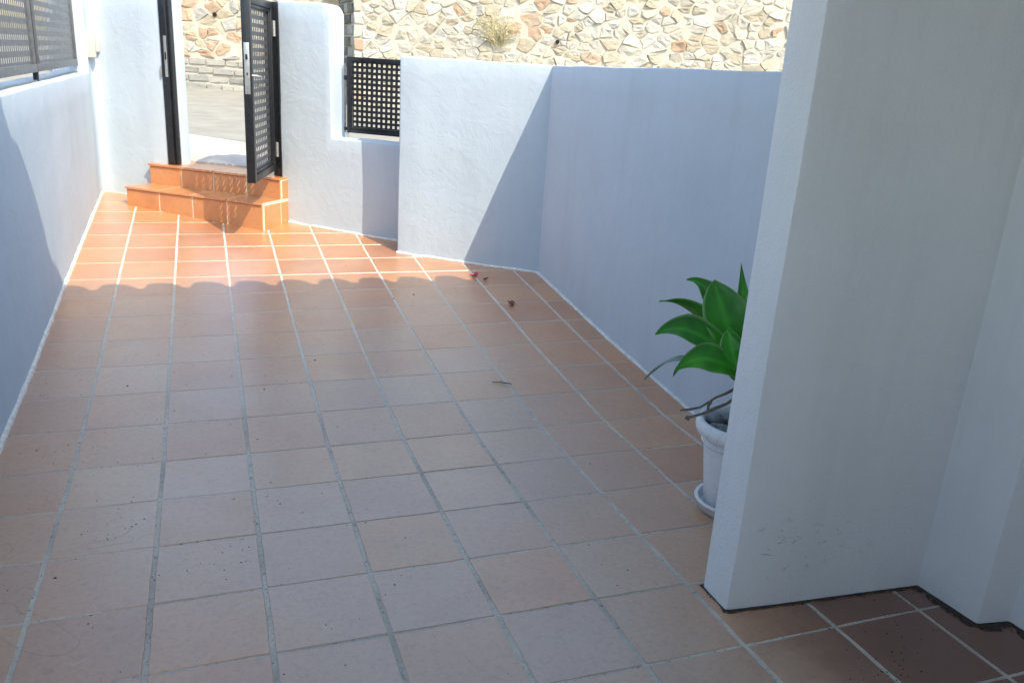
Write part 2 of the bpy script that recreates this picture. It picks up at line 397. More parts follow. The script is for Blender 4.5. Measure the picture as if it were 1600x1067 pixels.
for r in range(-7, 19):
    for c in range(-1, 9):
        cx, cy = c+.5, -r-.5
        rect = [(c+JX, -r-1+JY), (c+1-JX, -r-1+JY), (c+1-JX, -r-JY), (c+JX, -r-JY)]
        poly = clip(rect, -1, 0, -(LX+.045))
        xr = RX-.05 if r < 12 else (8.27 if r < 13 else 8.70)
        poly = clip(poly, 1, 0, xr)
        if poly: poly = clip(poly, GN.x, GN.y, GN.dot(G0)-.05)
        if poly and c >= 6: poly = clip(poly, WN.x, WN.y, WN.dot(W0)-.05)
        if not poly or abs(area(poly)) < .03: continue
        # hidden wholly under the steps
        if all(GN.x*p[0]+GN.y*p[1] > 3.75 and 0 < p[0] < 2.9 for p in poly): continue
        full = abs(area(poly)-area(rect)) < 1e-6
        if full: me = rng.choice(SHARED)
        else:
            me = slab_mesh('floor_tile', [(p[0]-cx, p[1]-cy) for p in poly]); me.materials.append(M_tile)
        o = bpy.data.objects.new('floor_tile', me); COL.objects.link(o); o.parent = floor
        dz = fz(-r-1)-fz(-r)            # rise over one tile towards the camera
        o.location = (cx*S, cy*S, ((fz(-r)+fz(-r-1))/2+rng.uniform(-.002, .002))*S)
        o.rotation_euler = (-math.atan(dz)+rng.uniform(-.002, .002), rng.uniform(-.002, .002), rng.uniform(-.005, .005))

# ------------------------------------------------------------------ walls round the yard
def bead(pts, name, parent, wdt=0.05, hgt=0.035):
    """uneven pale bead of grout where a wall meets the floor"""
    b = MB(); r = random.Random(len(pts)); k = 0
    P = []
    for a, c in zip(pts[:-1], pts[1:]):
        a, c = Vector(a), Vector(c); n = max(2, int((c-a).length/.18))
        for i in range(n): P.append(a+(c-a)*i/n)
    P.append(Vector(pts[-1]))
    for i, p in enumerate(P):
        p.z = fz(p.y)
    b.tube(P, [wdt*r.uniform(.55, 1.15) for _ in P], 6)
    return b.build(name, M_trim, parent, smooth=True)

# left: low wall with a flat ledge that carries the fence, raised at the corner
lw = thing('boundary_wall', 'low white plastered wall with flat ledge under the glare-greyed fence panels', 'wall', (-1.2, -6, 0))
b = MB(); b.prism([(LX, -26), (LX, 5.72), (LX-.72, 5.72), (LX-.72, -26)], -.4, 4.03)
b.build('wall_body', M_wall, lw, bevel=.03, seg=2, grid=.45, wob=.013)
bead([(LX+.01, -20, 0), (LX+.01, 6.0, 0)], 'grout_bead', lw)
lc = thing('corner_wall', 'tall white plastered corner wall with rounded inner corner beside the black latch post', 'wall', (-1.0, 6.1, 0))
fil = []
ca, cb_ = Vector((LX, 5.80, 0)), gp(-.48)
for i in range(7):
    t = i/6; k = Vector((LX, 6.33, 0))
    fil.append(tuple(((1-t)**2*ca+2*t*(1-t)*k*1.0+t*t*cb_)[:2]))
poly = [(LX, 5.70)]+fil+[tuple(gp(.80, .0)[:2]), tuple(gp(.80, .16)[:2]), tuple(gp(1.03, .16)[:2]), tuple(gp(1.03, .5)[:2]), tuple(gp(-.30, .5)[:2]), (LX-.8, 7.3), (LX-.8, 5.70)]
b = MB(); b.prism(poly, -.4, 5.95)
b.build('pillar_body', M_wall, lc, bevel=.022, seg=2, grid=.45, wob=.011)
# gate wall, right of the gate: tall pier dropping to a low sill
gr = thing('gate_wall', 'white plastered wall with rounded tall pier dropping to a low sill under the lattice', 'wall', gp(4.3, .3, 0))
T = .66
prof = [gp(3.40, 0, -.4), gp(7.6, 0, -.4), gp(7.6, 0, 2.95), gp(4.50, 0, 2.95), gp(4.49, 0, 5.86-.17), gp(4.46, 0, 5.86-.09), gp(4.40, 0, 5.875), gp(4.30, 0, 5.905), gp(3.40, 0, 5.895)]
b = MB(); b.extrude(prof, GN*T)
b.build('wall_body', M_wall, gr, bevel=.045, seg=3, grid=.4, wob=.013)
bead([gp(3.55, -.01), gp(5.9, -.01)], 'grout_bead', gr)
# white wall that faces the house
ww = thing('return_wall', 'broad sunlit white plastered wall crossed by a diagonal shadow', 'wall', W0+WD*1.5)
A, B = W0, W0+WD*3.33
b = MB(); b.prism([tuple(A[:2]), tuple(B[:2]), tuple((B+WN*.62)[:2]), tuple((A+WN*.62)[:2])], -.4, lambda x, y: 4.88)
b.build('wall_body', M_wall, ww, bevel=.04, seg=3, grid=.4, wob=.013)
bead([A-WN*.01, B-WN*.01], 'grout_bead', ww)
# right wall
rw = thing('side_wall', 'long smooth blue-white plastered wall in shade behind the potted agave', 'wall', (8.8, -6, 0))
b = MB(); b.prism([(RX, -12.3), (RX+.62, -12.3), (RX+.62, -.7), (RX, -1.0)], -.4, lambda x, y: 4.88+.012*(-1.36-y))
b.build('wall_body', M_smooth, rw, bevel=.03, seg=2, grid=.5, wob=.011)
bead([(RX-.01, -12, 0), (RX-.01, -1.35, 0)], 'grout_bead', rw, .045)
# porch wall end and house wall
EZ = 9.0
pw = thing('porch_wall', 'thin grey-white porch wall standing in front of the potted plant', 'wall', (7.2, -12.35, 0))
b = MB(); b.prism([(6.135, -12.08), (6.125, -12.517), (8.34, -12.664), (8.9, -12.664), (8.9, -12.08)], -.4, EZ-.15)
b.build('wall_body', M_porch, pw, bevel=.022, seg=2, grid=.5, wob=.012)
hw = thing('house_wall', 'shaded grey house wall with a shallow step beside the porch wall', 'wall', (8.8, -15, 0))
b = MB(); b.prism([(8.303, -12.60), (8.355, -13.35), (8.715, -13.40), (8.74, -15.6), (9.6, -15.6), (9.6, -12.60)], -.4, EZ-.145)
b.build('wall_body', M_house, hw, bevel=.03, seg=2, grid=.6, wob=.012)
b = MB(); b.prism([(8.77, -15.5), (8.80, -26), (9.7, -26), (9.7, -15.5)], -.4, EZ-.13)
b.prism([(.4, -21.5), (8.9, -21.5), (8.9, -22), (.4, -22)], -.4, EZ-.14)  # unseen back wall, added to darken the porch wall's near face
b.build('upper_wall_and_added_back_wall', M_house, hw, bevel=.03, seg=2, grid=.6, wob=.012)

# ------------------------------------------------------------------ steps to the gate
st = thing('entrance_steps', 'two sunlit orange terracotta steps below the open gate', 'steps', (2.0, 4.2, .9))
SD = Vector((3.07, -2.47, 0)); SL = SD.length; SD.normalize(); SN = Vector((-SD.y, SD.x, 0))
SN = SN if SN.y > 0 else -SN
s0 = Vector((-.2, 4.69, 0))
D2 = .74
core = MB()
core.box((.012, .012, .4), (SL+.016, 1.3, 1.352), s0, SD, SN); core.box((.012, .02, 1.352), (SL+.006, D2+.02, 1.419), s0, SD, SN)
core.box((.112, D2+.012, 1.30), (SL+.016, 2.6, 1.858), s0, SD, SN); core.box((.112, D2+.02, 1.858), (SL+.006, 2.6, 1.924), s0, SD, SN)
core.build('step_core', M_stepgrout, st)
def step_tile(a, bb, z0, z1, n0, n1, name='step_tile'):
    m = MB(); m.box((a, n0, z0), (bb, n1, z1), s0, SD, SN)
    return m.build(name, M_step, st, bevel=.008, seg=1)
q = SL/4
for i in range(4):
    jg = .017
    step_tile(i*q+(jg if i else 0), (i+1)*q-jg*(1 if i < 3 else 0), .5, 1.355, .0, .05, 'riser_tile')
    step_tile(i*q+(jg if i else -.02), (i+1)*q-jg*(1 if i < 3 else -.01), 1.37, 1.425, -.035, D2-.005, 'tread_tile')
x0 = .1; q2 = (SL-x0)/4
for i in range(4):
    jg = .017
    step_tile(x0+i*q2+(jg if i else 0), x0+(i+1)*q2-(jg if i < 3 else 0), 1.43, 1.862, D2, D2+.05, 'riser_tile')
    for k in range(2):
        n0, n1 = (D2-.035, D2+.93) if k == 0 else (D2+.96, D2+1.9)
        step_tile(x0+i*q2+(jg if i else -.03), x0+(i+1)*q2-(jg if i < 3 else -.01), 1.875, 1.93, n0, n1, 'tread_tile')
# side faces
step_tile(SL-.02, SL+.03, .5, 1.355, .065, D2-.03, 'side_tile')
step_tile(SL-.02, SL+.03, .5, 1.355, D2+.005, D2+.30, 'side_tile')
step_tile(SL-.02, SL+.03, 1.43, 1.862, D2+.065, D2+.30, 'side_tile')

# ------------------------------------------------------------------ the gate
def perforated(m, o, X, Z, Y, w_, h_, pitch, hole, th):
    nx, nz = max(1, round(w_/pitch)), max(1, round(h_/pitch)); px, pz = w_/nx, h_/nz
    o, X, Y, Z = Vector(o), Vector(X), Vector(Y), Vector(Z)
    hx, hz = px*hole, pz*hole
    # grid lines shared by neighbours: outer corners and hole corners
    for i in range(nx):
        for k in range(nz):
            a0, a1, c0, c1 = i*px, (i+1)*px, k*pz, (k+1)*pz
            b0, b1, d0, d1 = a0+(px-hx)/2, a1-(px-hx)/2, c0+(pz-hz)/2, c1-(pz-hz)/2
            vs_ = []
            for t in (-th/2, th/2):
                vs_ += [o+X*u+Z*v+Y*t for u, v in ((a0, c0), (a1, c0), (a1, c1), (a0, c1), (b0, d0), (b1, d0), (b1, d1), (b0, d1))]
            fs = []
            for j in range(4):
                j2 = (j+1) % 4
                fs.append([j, j2, 4+j2, 4+j]); fs.append([8+j2, 8+j, 12+j, 12+j2]); fs.append([4+j, 4+j2, 12+j2, 12+j])
            m.add(vs_, fs)
    return nx*nz
def flat(m, name, mat, parent):       # many faces: no bmesh clean-up
    og = root_org(parent); me = bpy.data.meshes.new(name)
    me.from_pydata([tuple((p-og)*S) for p in m.v], [], m.f); me.update()
    return link_mesh(name, me, mat, parent)

H = Vector((3.21, 3.12, 0)); FE = Vector((2.585, .83, 0)); E1 = (FE-H).normalized(); LW = (FE-H).length
E2 = Vector((-E1.y, E1.x, 0))         # leaf normal
if E2.x < 0: E2 = -E2
ZB, ZT = 2.09, 5.86
gt = thing('garden_gate', 'black metal garden gate leaf with perforated sheet standing open over the steps', 'gate', H+Vector((0, 0, ZB)))
def gbox(name, a, bb, mat=M_black, bev=.012, parent=gt):
    m = MB(); m.box(a, bb, H, E1, E2); return m.build(name, mat, parent, bevel=bev, seg=2)
hb = .09
gbox('stile', (0, -hb, ZB), (.15, hb, ZT)); fs_ = gbox('stile', (LW-.15, -hb, ZB), (LW, hb, ZT))
gbox('rail', (.15, -hb, ZB), (LW-.15, hb, ZB+.16)); gbox('rail', (.15, -hb, ZT-.15), (LW-.15, hb, ZT))
gbox('inner_frame', (.15, -.03, ZB+.16), (.22, .055, ZT-.15), M_black); gbox('inner_frame', (LW-.22, -.03, ZB+.16), (LW-.15, .055, ZT-.15), M_black)
gbox('inner_frame', (.22, -.03, ZB+.16), (LW-.22, .055, ZB+.23), M_black); gbox('inner_frame', (.22, -.03, ZT-.22), (LW-.22, .055, ZT-.15), M_black)
m = MB(); perforated(m, H+E1*.22+Z3*(ZB+.23), E1, Z3, E2, LW-.44, ZT-ZB-.45, .17, .50, .006)
flat(m, 'perforated_sheet', M_mesh, gt)
gbox('lock_plate', (LW, -.055, 3.93), (LW+.008, .055, 4.95), M_steel, .003)
gbox('latch', (LW+.008, -.02, 4.62), (LW+.035, .02, 4.72), M_black, .004)
gbox('keyhole', (LW+.008, -.012, 4.30), (LW+.012, .012, 4.36), M_black, 0)
m = MB(); m.tube([H+E1*(LW-.08)+E2*.09+Z3*4.3, H+E1*(LW-.08)+E2*.17+Z3*4.3, H+E1*(LW-.1)+E2*.19+Z3*4.3, H+E1*(LW-.30)+E2*.19+Z3*4.29], [.03, .028, .026, .022], 8)
m.build('handle', M_steel, gt, smooth=True)
for z in (2.42, 5.15):
    hg = gbox('hinge', (-.075, -.03, z), (.0, .07, z+.30), M_steel, .008)
    m = MB(); m.tube([H-E1*.04+E2*.10+Z3*(z-.02), H-E1*.04+E2*.10+Z3*(z+.32)], .045, 10); m.build('hinge_pin', M_steel, hg, smooth=True)
# posts
po = thing('gate_post', 'black metal hinge post fixed to the tall white pier', 'post', gp(3.3, .1, 1.94))
m = MB(); pa = gp(3.395, .0); m.box((-.19, -.015, 1.935), (-.012, .20, 5.88), pa, GD, GN); m.build('post_tube', M_black, po, bevel=.015)
m = MB(); m.box((-.25, .10, 1.94), (-.19, .17, 5.84), pa, GD, GN); m.build('door_stop', M_black, po, bevel=.008)
m = MB(); m.box((-.012, -.03, 1.935), (.03, .012, 5.86), pa, GD, GN); m.build('cover_strip', M_black, po, bevel=.005)
po = thing('gate_post', 'black metal latch post with steel strike plate against the tall corner wall', 'post', gp(.9, .1, 1.94))
pb = gp(.80, .0)
m = MB(); m.box((.012, -.03, 1.935), (.20, .15, 5.86), pb, GD, GN); m.build('post_tube', M_black, po, bevel=.015)
m = MB(); m.box((.20, .03, 1.937), (.275, .15, 5.83), pb, GD, GN); m.build('door_stop', M_black, po, bevel=.008)
m = MB(); m.box((.11, -.037, 4.05), (.19, -.0305, 5.0), pb, GD, GN); sp = m.build('strike_plate', M_steel, po, bevel=.002)
m = MB(); m.box((.13, -.042, 4.45), (.17, -.0375, 4.62), pb, GD, GN); m.build('strike_hole', M_black, sp)
m = MB(); m.box((-.02, -.05, 4.05), (.010, -.02, 4.30), pb, GD, GN); m.build('bracket', M_steel, po, bevel=.004)

# ------------------------------------------------------------------ lattice panel on the sill
la = thing('lattice_panel', 'black square-hole lattice panel set on the low sill beside the pier', 'fence panel', gp(5.6, .5, 3.05))
t = .50; xa = (4.62-G0.x)/GD.x; xb = (6.9-G0.x)/GD.x
lo_ = G0+GN*t
def lbox(name, a, bb, mat=M_black, bev=.008):
    m = MB(); m.box(a, bb, lo_, GD, GN); return m.build(name, mat, la, bevel=bev)
zb, zt = 3.07, 4.79
lbox('stile', (xa, -.04, zb), (xa+.09, .04, zt)); lbox('stile', (xb-.09, -.04, zb), (xb, .04, zt))
lbox('rail', (xa+.09, -.04, zt-.10), (xb-.09, .04, zt)); lbox('rail', (xa+.09, -.04, zb), (xb-.09, .04, zb+.10))
lbox('inner_frame', (xa+.09, -.055, zb+.10), (xa+.13, -.005, zt-.10)); lbox('inner_frame', (xa+.13, -.055, zb+.10), (xb-.09, -.005, zb+.14))
m = MB(); perforated(m, lo_+GD*(xa+.13)+Z3*(zb+.14)+GN*.0, GD, Z3, GN, (xb-.09)-(xa+.13), (zt-.10)-(zb+.14), .1265, .50, .012)
flat(m, 'perforated_sheet', M_black, la)
lbox('side_bar', (xa-.07, -.05, zb-.11), (xa-.03, .0, zt-.15), M_fence); lbox('bracket', (xa-.075, -.055, zb+1.2), (xa+.0, -.01, zb+1.3)); lbox('bracket', (xa-.075, -.055, zb+.05), (xa+.0, -.01, zb+.13))
lbox('foot', (xa-.05, -.06, 2.94), (xa+.03, .02, zb), M_steel)

# ------------------------------------------------------------------ fence on the left ledge
fe = thing('fence_panels', 'grey perforated metal fence panels standing on the left ledge', 'fence', (-1.17, 0, 4.03))
FX = -1.17
def fbox(name, a, bb, mat=M_fence, bev=.008):
    m = MB(); m.box(a, bb); return m.build(name, mat, fe, bevel=bev)
ends = [(-12.0, -6.06), (-5.94, -.06), (.06, 5.66)]
for (y0, y1) in ends:
    fbox('rail', (FX-.05, y0, 4.20), (FX+.05, y1, 4.34)); fbox('rail', (FX-.05, y0, 6.30), (FX+.05, y1, 6.42))
    fbox('stile', (FX-.04, y0, 4.34), (FX+.04, y0+.10, 6.30)); fbox('stile', (FX-.04, y1-.10, 4.34), (FX+.04, y1, 6.30))
    fbox('inner_frame', (FX-.02, y0+.10, 4.34), (FX+.055, y0+.16, 6.30)); fbox('inner_frame', (FX-.02, y1-.16, 4.34), (FX+.055, y1-.10, 6.30))
    m = MB(); perforated(m, (FX, y0+.16, 4.345), (0, 1, 0), Z3, (1, 0, 0), y1-y0-.32, 1.95, .17, .47, .006)
    flat(m, 'perforated_sheet', M_fence, fe)
for y in (-6, 0): fbox('post', (FX-.045, y-.045, 4.00), (FX+.045, y+.045, 6.45), M_black)
fbox('base_strip', (FX-.03, -12, 4.015), (FX+.03, 5.66, 4.06))

# box with a rounded cover on the corner pillar
bx = thing('wall_box', 'small white casing with rounded cover mounted on the tall corner wall', 'light', (-.9, 5.95, 4.4))
m = MB(); m.box((-.93, 5.735, 4.38), (-.715, 5.97, 5.02)); m.build('casing', M_lampbox, bx, bevel=.025, seg=3)
m = MB(); m.box((-.93, 5.975, 4.50), (-.64, 6.2, 4.96)); cv = m.build('cover', M_lampbox, bx, bevel=.06, seg=4)
m = MB(); m.box((-.93, 6.0, 4.44), (-.74, 6.16, 4.53)); m.build('lens', M_pot, bx, bevel=.03, seg=3)

# ------------------------------------------------------------------ porch roof over the near part of the yard
EY = -1.5-.90*(EZ-.48)
rf = thing('porch_roof', 'terracotta barrel tile roof eave above the terrace', 'roof', (4, EY, EZ))
m = MB(); m.box((.3, EY-17.5, EZ-.12), (16, EY-.42, EZ+.05)); m.build('ceiling', M_ceiling, rf, bevel=.01)
PER = .80
def barrel(m, x, y0, y1, z0, z1, r0, up_=1, k=8):
    n0 = len(m.v)
    for (y, z) in ((y0, z0), (y1, z1)):
        for rr in (r0, r0-.05):
            for j in range(k+1):
                th = math.pi*j/k; m.v.append(Vector((x-rr*math.cos(th), y, z+up_*rr*math.sin(th)*.95)))
    K = k+1
    for j in range(k):
        m.f.append([n0+j, n0+j+1, n0+2*K+j+1, n0+2*K+j]); m.f.append([n0+K+j+1, n0+K+j, n0+3*K+j, n0+3*K+j+1])
        m.f.append([n0+j, n0+K+j, n0+K+j+1, n0+j+1])
cov, pan = MB(), MB()
x = .6
while x < 15.8:
    barrel(cov, x, EY-.14, EY-6.5, EZ+.12, EZ+1.9, .30); barrel(pan, x+PER/2, EY-.10, EY-6.5, EZ+.12, EZ+1.85, .20, -1)
    x += PER
for mm, nm in ((cov, 'cover_tiles'), (pan, 'channel_tiles')):
    o = flat(mm, nm, M_roof, rf); o['kind'] = 'stuff'

# ------------------------------------------------------------------ street beyond the gate
def road_z(x, y): return 2.0 if y < 13 else 2.0+.0445*(y-13)
def sheet(name, mat, polyfun, xs, dys, dz):
    m = MB(); nx = len(xs)
    for d in dys:
        for x in xs:
            base = 6.28-.75*(x+.83)
            y = polyfun(x, d, base); m.v.append(Vector((x, y, road_z(x, y)+dz)))
    for i in range(len(dys)-1):
        for j in range(nx-1):
            m.f.append([i*nx+j, i*nx+j+1, (i+1)*nx+j+1, (i+1)*nx+j])
    return m.build(name, mat, org=(0, 10, 2)) 
XS = [-60+2*i for i in range(61)]
o = sheet('road', M_road, lambda x, d, b: b+.5+d, XS, [0, 2, 4, 6, 8, 10, 13, 16, 20, 25, 30, 36, 44, 60], -.09); o['kind'] = 'structure'
pv = MB()
def kx(y): return 1.0+(13.0-y)*.63
front = [gp(-30, .5), gp(-.3, .5), gp(1.03, .5), gp(1.2, .45), gp(3.4, .5), gp(12, .5)]
pol = [(-24, 24.2), (-.3, 6.5), (0.3, 6.2), (3.8, 3.9), (9, .2), (9, 1.8), (2.94, 10.4), (1.0, 13.0), (-2, 16.4), (-24, 38)]
pv.prism(pol, 1.85, lambda x, y: 1.985)
o = pv.build('pavement', M_paving, org=(1, 9, 2), bevel=.03); o['kind'] = 'structure'

# ------------------------------------------------------------------ stone walls across the street
def voronoi(pts, w0, w1, h0, h1, asp):
    P = np.array(pts); cells = []
    Q = P*np.array([1, asp])
    for i in range(len(P)):
        d = ((Q-Q[i])**2).sum(1); idx = np.argsort(d)[1:22]
        poly = [(w0, h0*asp), (w1, h0*asp), (w1, h1*asp), (w0, h1*asp)]
        for j in idx:
            n = Q[j]-Q[i]; mid = (Q[j]+Q[i])/2
            poly = clip(poly, n[0], n[1], float(n@mid))
            if not poly: break
        cells.append([(p[0], p[1]/asp) for p in poly])
    return cells
def stone_mesh(poly, r, bulge):
    """faceted stone from an outline (s, z); local frame x = along, y = out, z = up"""
    if area(poly) < 0: poly = poly[::-1]
    a = abs(area(poly)); sz = math.sqrt(a)
    P2 = []
    for i, p in enumerate(poly):                       # drop slivers, chip corners
        qn = poly[(i+1) % len(poly)]
        if math.hypot(qn[0]-p[0], qn[1]-p[1]) < .14*sz: continue
        P2.append(p)
    if len(P2) < 3: return None
    out = []
    for i, p in enumerate(P2):
        qn = P2[(i+1) % len(P2)]; out.append((p[0]+r.gauss(0, .03)*sz, p[1]+r.gauss(0, .03)*sz))
        if math.hypot(qn[0]-p[0], qn[1]-p[1]) > .55*sz:
            t = r.uniform(.3, .7); out.append((p[0]+(qn[0]-p[0])*t+r.gauss(0, .045)*sz, p[1]+(qn[1]-p[1])*t+r.gauss(0, .045)*sz))
    poly = out
    n = len(poly); cx = sum(p[0] for p in poly)/n; cz = sum(p[1] for p in poly)/n
    k0 = r.choice([.76, .84, .90, .94, .97]); k1 = k0-r.uniform(.03, .09); k2 = k1*r.uniform(.45, .7)
    tx, tz = r.gauss(0, .15), r.gauss(0.05, .15)
    h = bulge*r.uniform(.45, 1.35)
    v = []
    for kk, hh in ((k0*1.03, -.12), (k0, h*.35), (k1, h*.85), (k2, h*1.05)):
        for p in poly:
            dx, dz_ = (p[0]-cx)*kk, (p[1]-cz)*kk
            jit = r.gauss(0, .018)*sz if hh > 0 else 0
            v.append((dx, hh+(tx*dx+tz*dz_ if hh > 0 else 0)+jit, dz_))
    v.append((r.gauss(0, .05)*sz, h*1.05+r.gauss(0, .03), r.gauss(0, .05)*sz))
    f = []
    for k in range(3):
        f += [[k*n+i, (k+1)*n+i, (k+1)*n+(i+1) % n, k*n+(i+1) % n] for i in range(n)]
    f += [[3*n+i, 4*n, 3*n+(i+1) % n] for i in range(n)]
    return (cx, cz, v, f)
def rubble(parent, A, D, OUT, w0, w1, h0, h1, npts, seed, mat, vis, bulge=.13, maxn=295):
    r = random.Random(seed); pts = []
    tries = 0
    while len(pts) < npts and tries < 60000:
        tries += 1
        p = (r.uniform(w0, w1), r.uniform(h0, h1)); big = noise.noise(Vector((p[0]*.45, p[1]*.8, seed)))
        dmin = .56+.5*big+r.choice([-.16, -.05, .1, .35])
        if all((p[0]-q[0])**2+((p[1]-q[1])*1.45)**2 > (min(dmin, q[2], 1.1))**2 for q in pts): pts.append((*p, dmin))
    cells = voronoi([(p[0], p[1]) for p in pts], w0, w1, h0, h1, 1.45)
    st_ = []
    for c in cells:
        if len(c) < 3 or abs(area(c)) < .015: continue
        s_ = stone_mesh(c, r, bulge)
        if s_: st_.append(s_)
    st_.sort(key=lambda s_: -vis(s_[0], s_[1]))
    rest = MB(); cnt = 0
    for (cx, cz, v, f) in st_:
        o_ = A+D*cx+Z3*cz
        W_ = [o_+D*p[0]+OUT*p[1]+Z3*p[2] for p in v]
        if cnt < maxn:
            me = bpy.data.meshes.new('stone'); lc_ = [(q_-o_)*S for q_ in W_]
            me.from_pydata([tuple(q_) for q_ in lc_], [], f); me.update(); me.materials.append(mat)
            ob = bpy.data.objects.new('stone', me); COL.objects.link(ob); ob.parent = parent
            ob.location = (o_-root_org(parent))*S; cnt += 1
        else: rest.add(W_, f)
    if rest.f:
        o = flat(rest, 'outer_stones', mat, parent); o['kind'] = 'stuff'
    return cnt
def mortar(parent, A, D, OUT, w0, w1, h0, h1):
    r = random.Random(3); m = MB(); nx, nz = int((w1-w0)/.28), int((h1-h0)/.28)
    for k in range(nz+1):
        for i in range(nx+1):
            s_, z_ = w0+(w1-w0)*i/nx, h0+(h1-h0)*k/nz
            m.v.append(A+D*s_+Z3*z_+OUT*(.035*noise.noise(Vector((s_*2.3, z_*2.3, 1)))+.02*noise.noise(Vector((s_*7, z_*7, 4)))))
    for k in range(nz):
        for i in range(nx):
            a = k*(nx+1)+i; m.f.append([a, a+1, a+nx+2, a+nx+1])
    n = len(m.v)
    m.box((w0, -.9, h0), (w1, -.05, h1), A, D, OUT)
    o = m.build('mortar_bed', M_mortar, parent, smooth=True, ang=60); return o
def course(parent, A, D, OUT, w0, w1, z0f, hgt, wmin, wmax, mat, seed, name='block', proud=.05):
    r = random.Random(seed); s_ = w0
    while s_ < w1:
        wd = r.uniform(wmin, wmax); e = min(w1, s_+wd)
        if e-s_ > .12:
            m = MB(); j = .025
            z0 = z0f((s_+e)/2)
            m.box((s_+j, -.1, z0+j+r.uniform(0, .03)), (e-j, proud*r.uniform(.5, 1.3), z0+hgt-j-r.uniform(0, .03)), A, D, OUT)
            for v in m.v: v += Vector((r.gauss(0, .012), r.gauss(0, .02), r.gauss(0, .014)))
            m.build(name, mat, parent, bevel=.025, seg=1)
        s_ = e

# right stretch, standing nearer
RD = Vector((.93, -.33, 0)).normalized(); RO = Vector((RD.y, -RD.x, 0)); RO = RO if RO.y < 0 else -RO
RA = Vector((8.7, 24.5, 0))
sr = thing('stone_wall', 'tall cream rubble stone retaining wall with a dry grass tuft', 'wall', RA+RD*10)
mortar(sr, RA, RD, RO, -.02, 30, 1.9, 10.2)
# the strip that shows above the yard walls
rubble(sr, RA, RD, RO, .35, 29.5, 1.95, 10.1, 800, 11, M_stone, lambda s_, z_: -max(0, abs(z_-6.2)-1.6)*10-abs(s_-10.5)*.3-(50 if s_ > 24 else 0), .06, 290)
# shaded left return with dark coursed blocks
BD = Vector((-.06, 1, 0)).normalized(); BO = Vector((-1, -.06, 0)).normalized()
m = MB(); m.box((0.02, -.5, 1.9), (4.2, -.05, 10.2), RA, BD, BO); m.build('return_bed', M_mortar, sr)
for k in range(16):
    course(sr, RA, BD, BO, .04+(.4 if k % 2 else 0), 3.7, lambda s_, k=k: 2.2+k*.5, .48, .7, 1.3, M_quoin, 200+k, 'return_block', .04)
m = MB()
for k in range(14):                      # long corner stones
    m2 = MB(); r = random.Random(k); z0 = 2.1+k*.58
    m2.box((-.04, -.20, z0+.03), (.30+.14*(k % 2), .07, z0+.55), RA, RD, RO)
    for v in m2.v: v += Vector((r.gauss(0, .02), r.gauss(0, .02), r.gauss(0, .02)))
    m2.build('corner_stone', M_stone, sr, bevel=.04, seg=1)
# left stretch, seen through the gate
LD = Vector((3.27, -1.26, 0)).normalized(); LO = Vector((LD.y, -LD.x, 0)); LO = LO if LO.y < 0 else -LO
LA = Vector((.6, 31.05, 0))
sl = thing('stone_wall', 'orange and cream rubble stone wall on grey block courses seen through the gate', 'wall', LA+LD*1.5)
mortar(sl, LA, LD, LO, -6, 9.4, 1.8, 10.2)
rubble(sl, LA, LD, LO, -5.9, 8.6, 4.22, 10.1, 290, 23, M_warm, lambda s_, z_: -abs(z_-5.6)-abs(s_-1.5)*.5, .06, 200)
for k in range(4):
    course(sl, LA, LD, LO, -5.9, 8.4, lambda s_, k=k: 2.62+k*.40-.035*s_*(1-k/4), .38, .5, 1.15, M_block, 300+k, 'block', .09)
# pipe ends in the walls
for par, P0, OUT in ((sl, LA+LD*2.1+Z3*6.33, LO), (sr, RA+RD*9.67+Z3*5.97, RO)):
    m = MB(); m.tube([P0+OUT*.02, P0+OUT*.17], .10, 12); m.build('weep_hole', M_hole, par, smooth=True)
# dry grass tuft rooted in the right stretch
tf = thing('grass_tuft', 'dry straw-coloured grass tuft growing from the stone wall', 'plant', RA+RD*6.85+RO*.1+Z3*5.75)
m = MB(); r = random.Random(4); b0 = RA+RD*6.85+RO*.1+Z3*5.75
for i in range(190):
    a = r.uniform(-1.25, 1.25); ln = r.uniform(.7, 2.0); lean = r.uniform(.05, .5)
    root = b0+RD*r.gauss(0, .12)+Z3*r.gauss(0, .12)
    tip = root+RD*(math.sin(a)*ln*.75)+Z3*(math.cos(a)*ln*.85)+RO*lean
    mid = (root+tip)/2+RO*.12+Vector((r.gauss(0, .05), r.gauss(0, .05), r.gauss(0, .05)))
    sd = RD*.012+Z3*.006
    m.add([root-sd, root+sd, mid+sd, mid-sd, tip], [[0, 1, 2, 3], [3, 2, 4]])
    for q_ in range(3):
        c_ = mid+(tip-mid)*r.uniform(.2, 1); s2 = .035
        m.add([c_+Vector((r.gauss(0, s2), r.gauss(0, s2), r.gauss(0, s2))) for _ in range(3)], [[0, 1, 2]])
flat(m, 'blades', M_straw, tf)

# neighbour's bright wall behind the left fence
nb = thing('neighbour_house', 'pale sunlit neighbouring house wall behind the perforated fence', 'building', (-9, 0, 0))
m = MB(); m.box((-12, -20, -.5), (-10, 14, 8.2)); m.build('wall', M_neigh, nb, bevel=.05)
m = MB(); m.box((-12.4, -20.4, 8.2), (-9.6, 14.4, 8.5)); m.build('roof', M_roof, nb, bevel=.05)

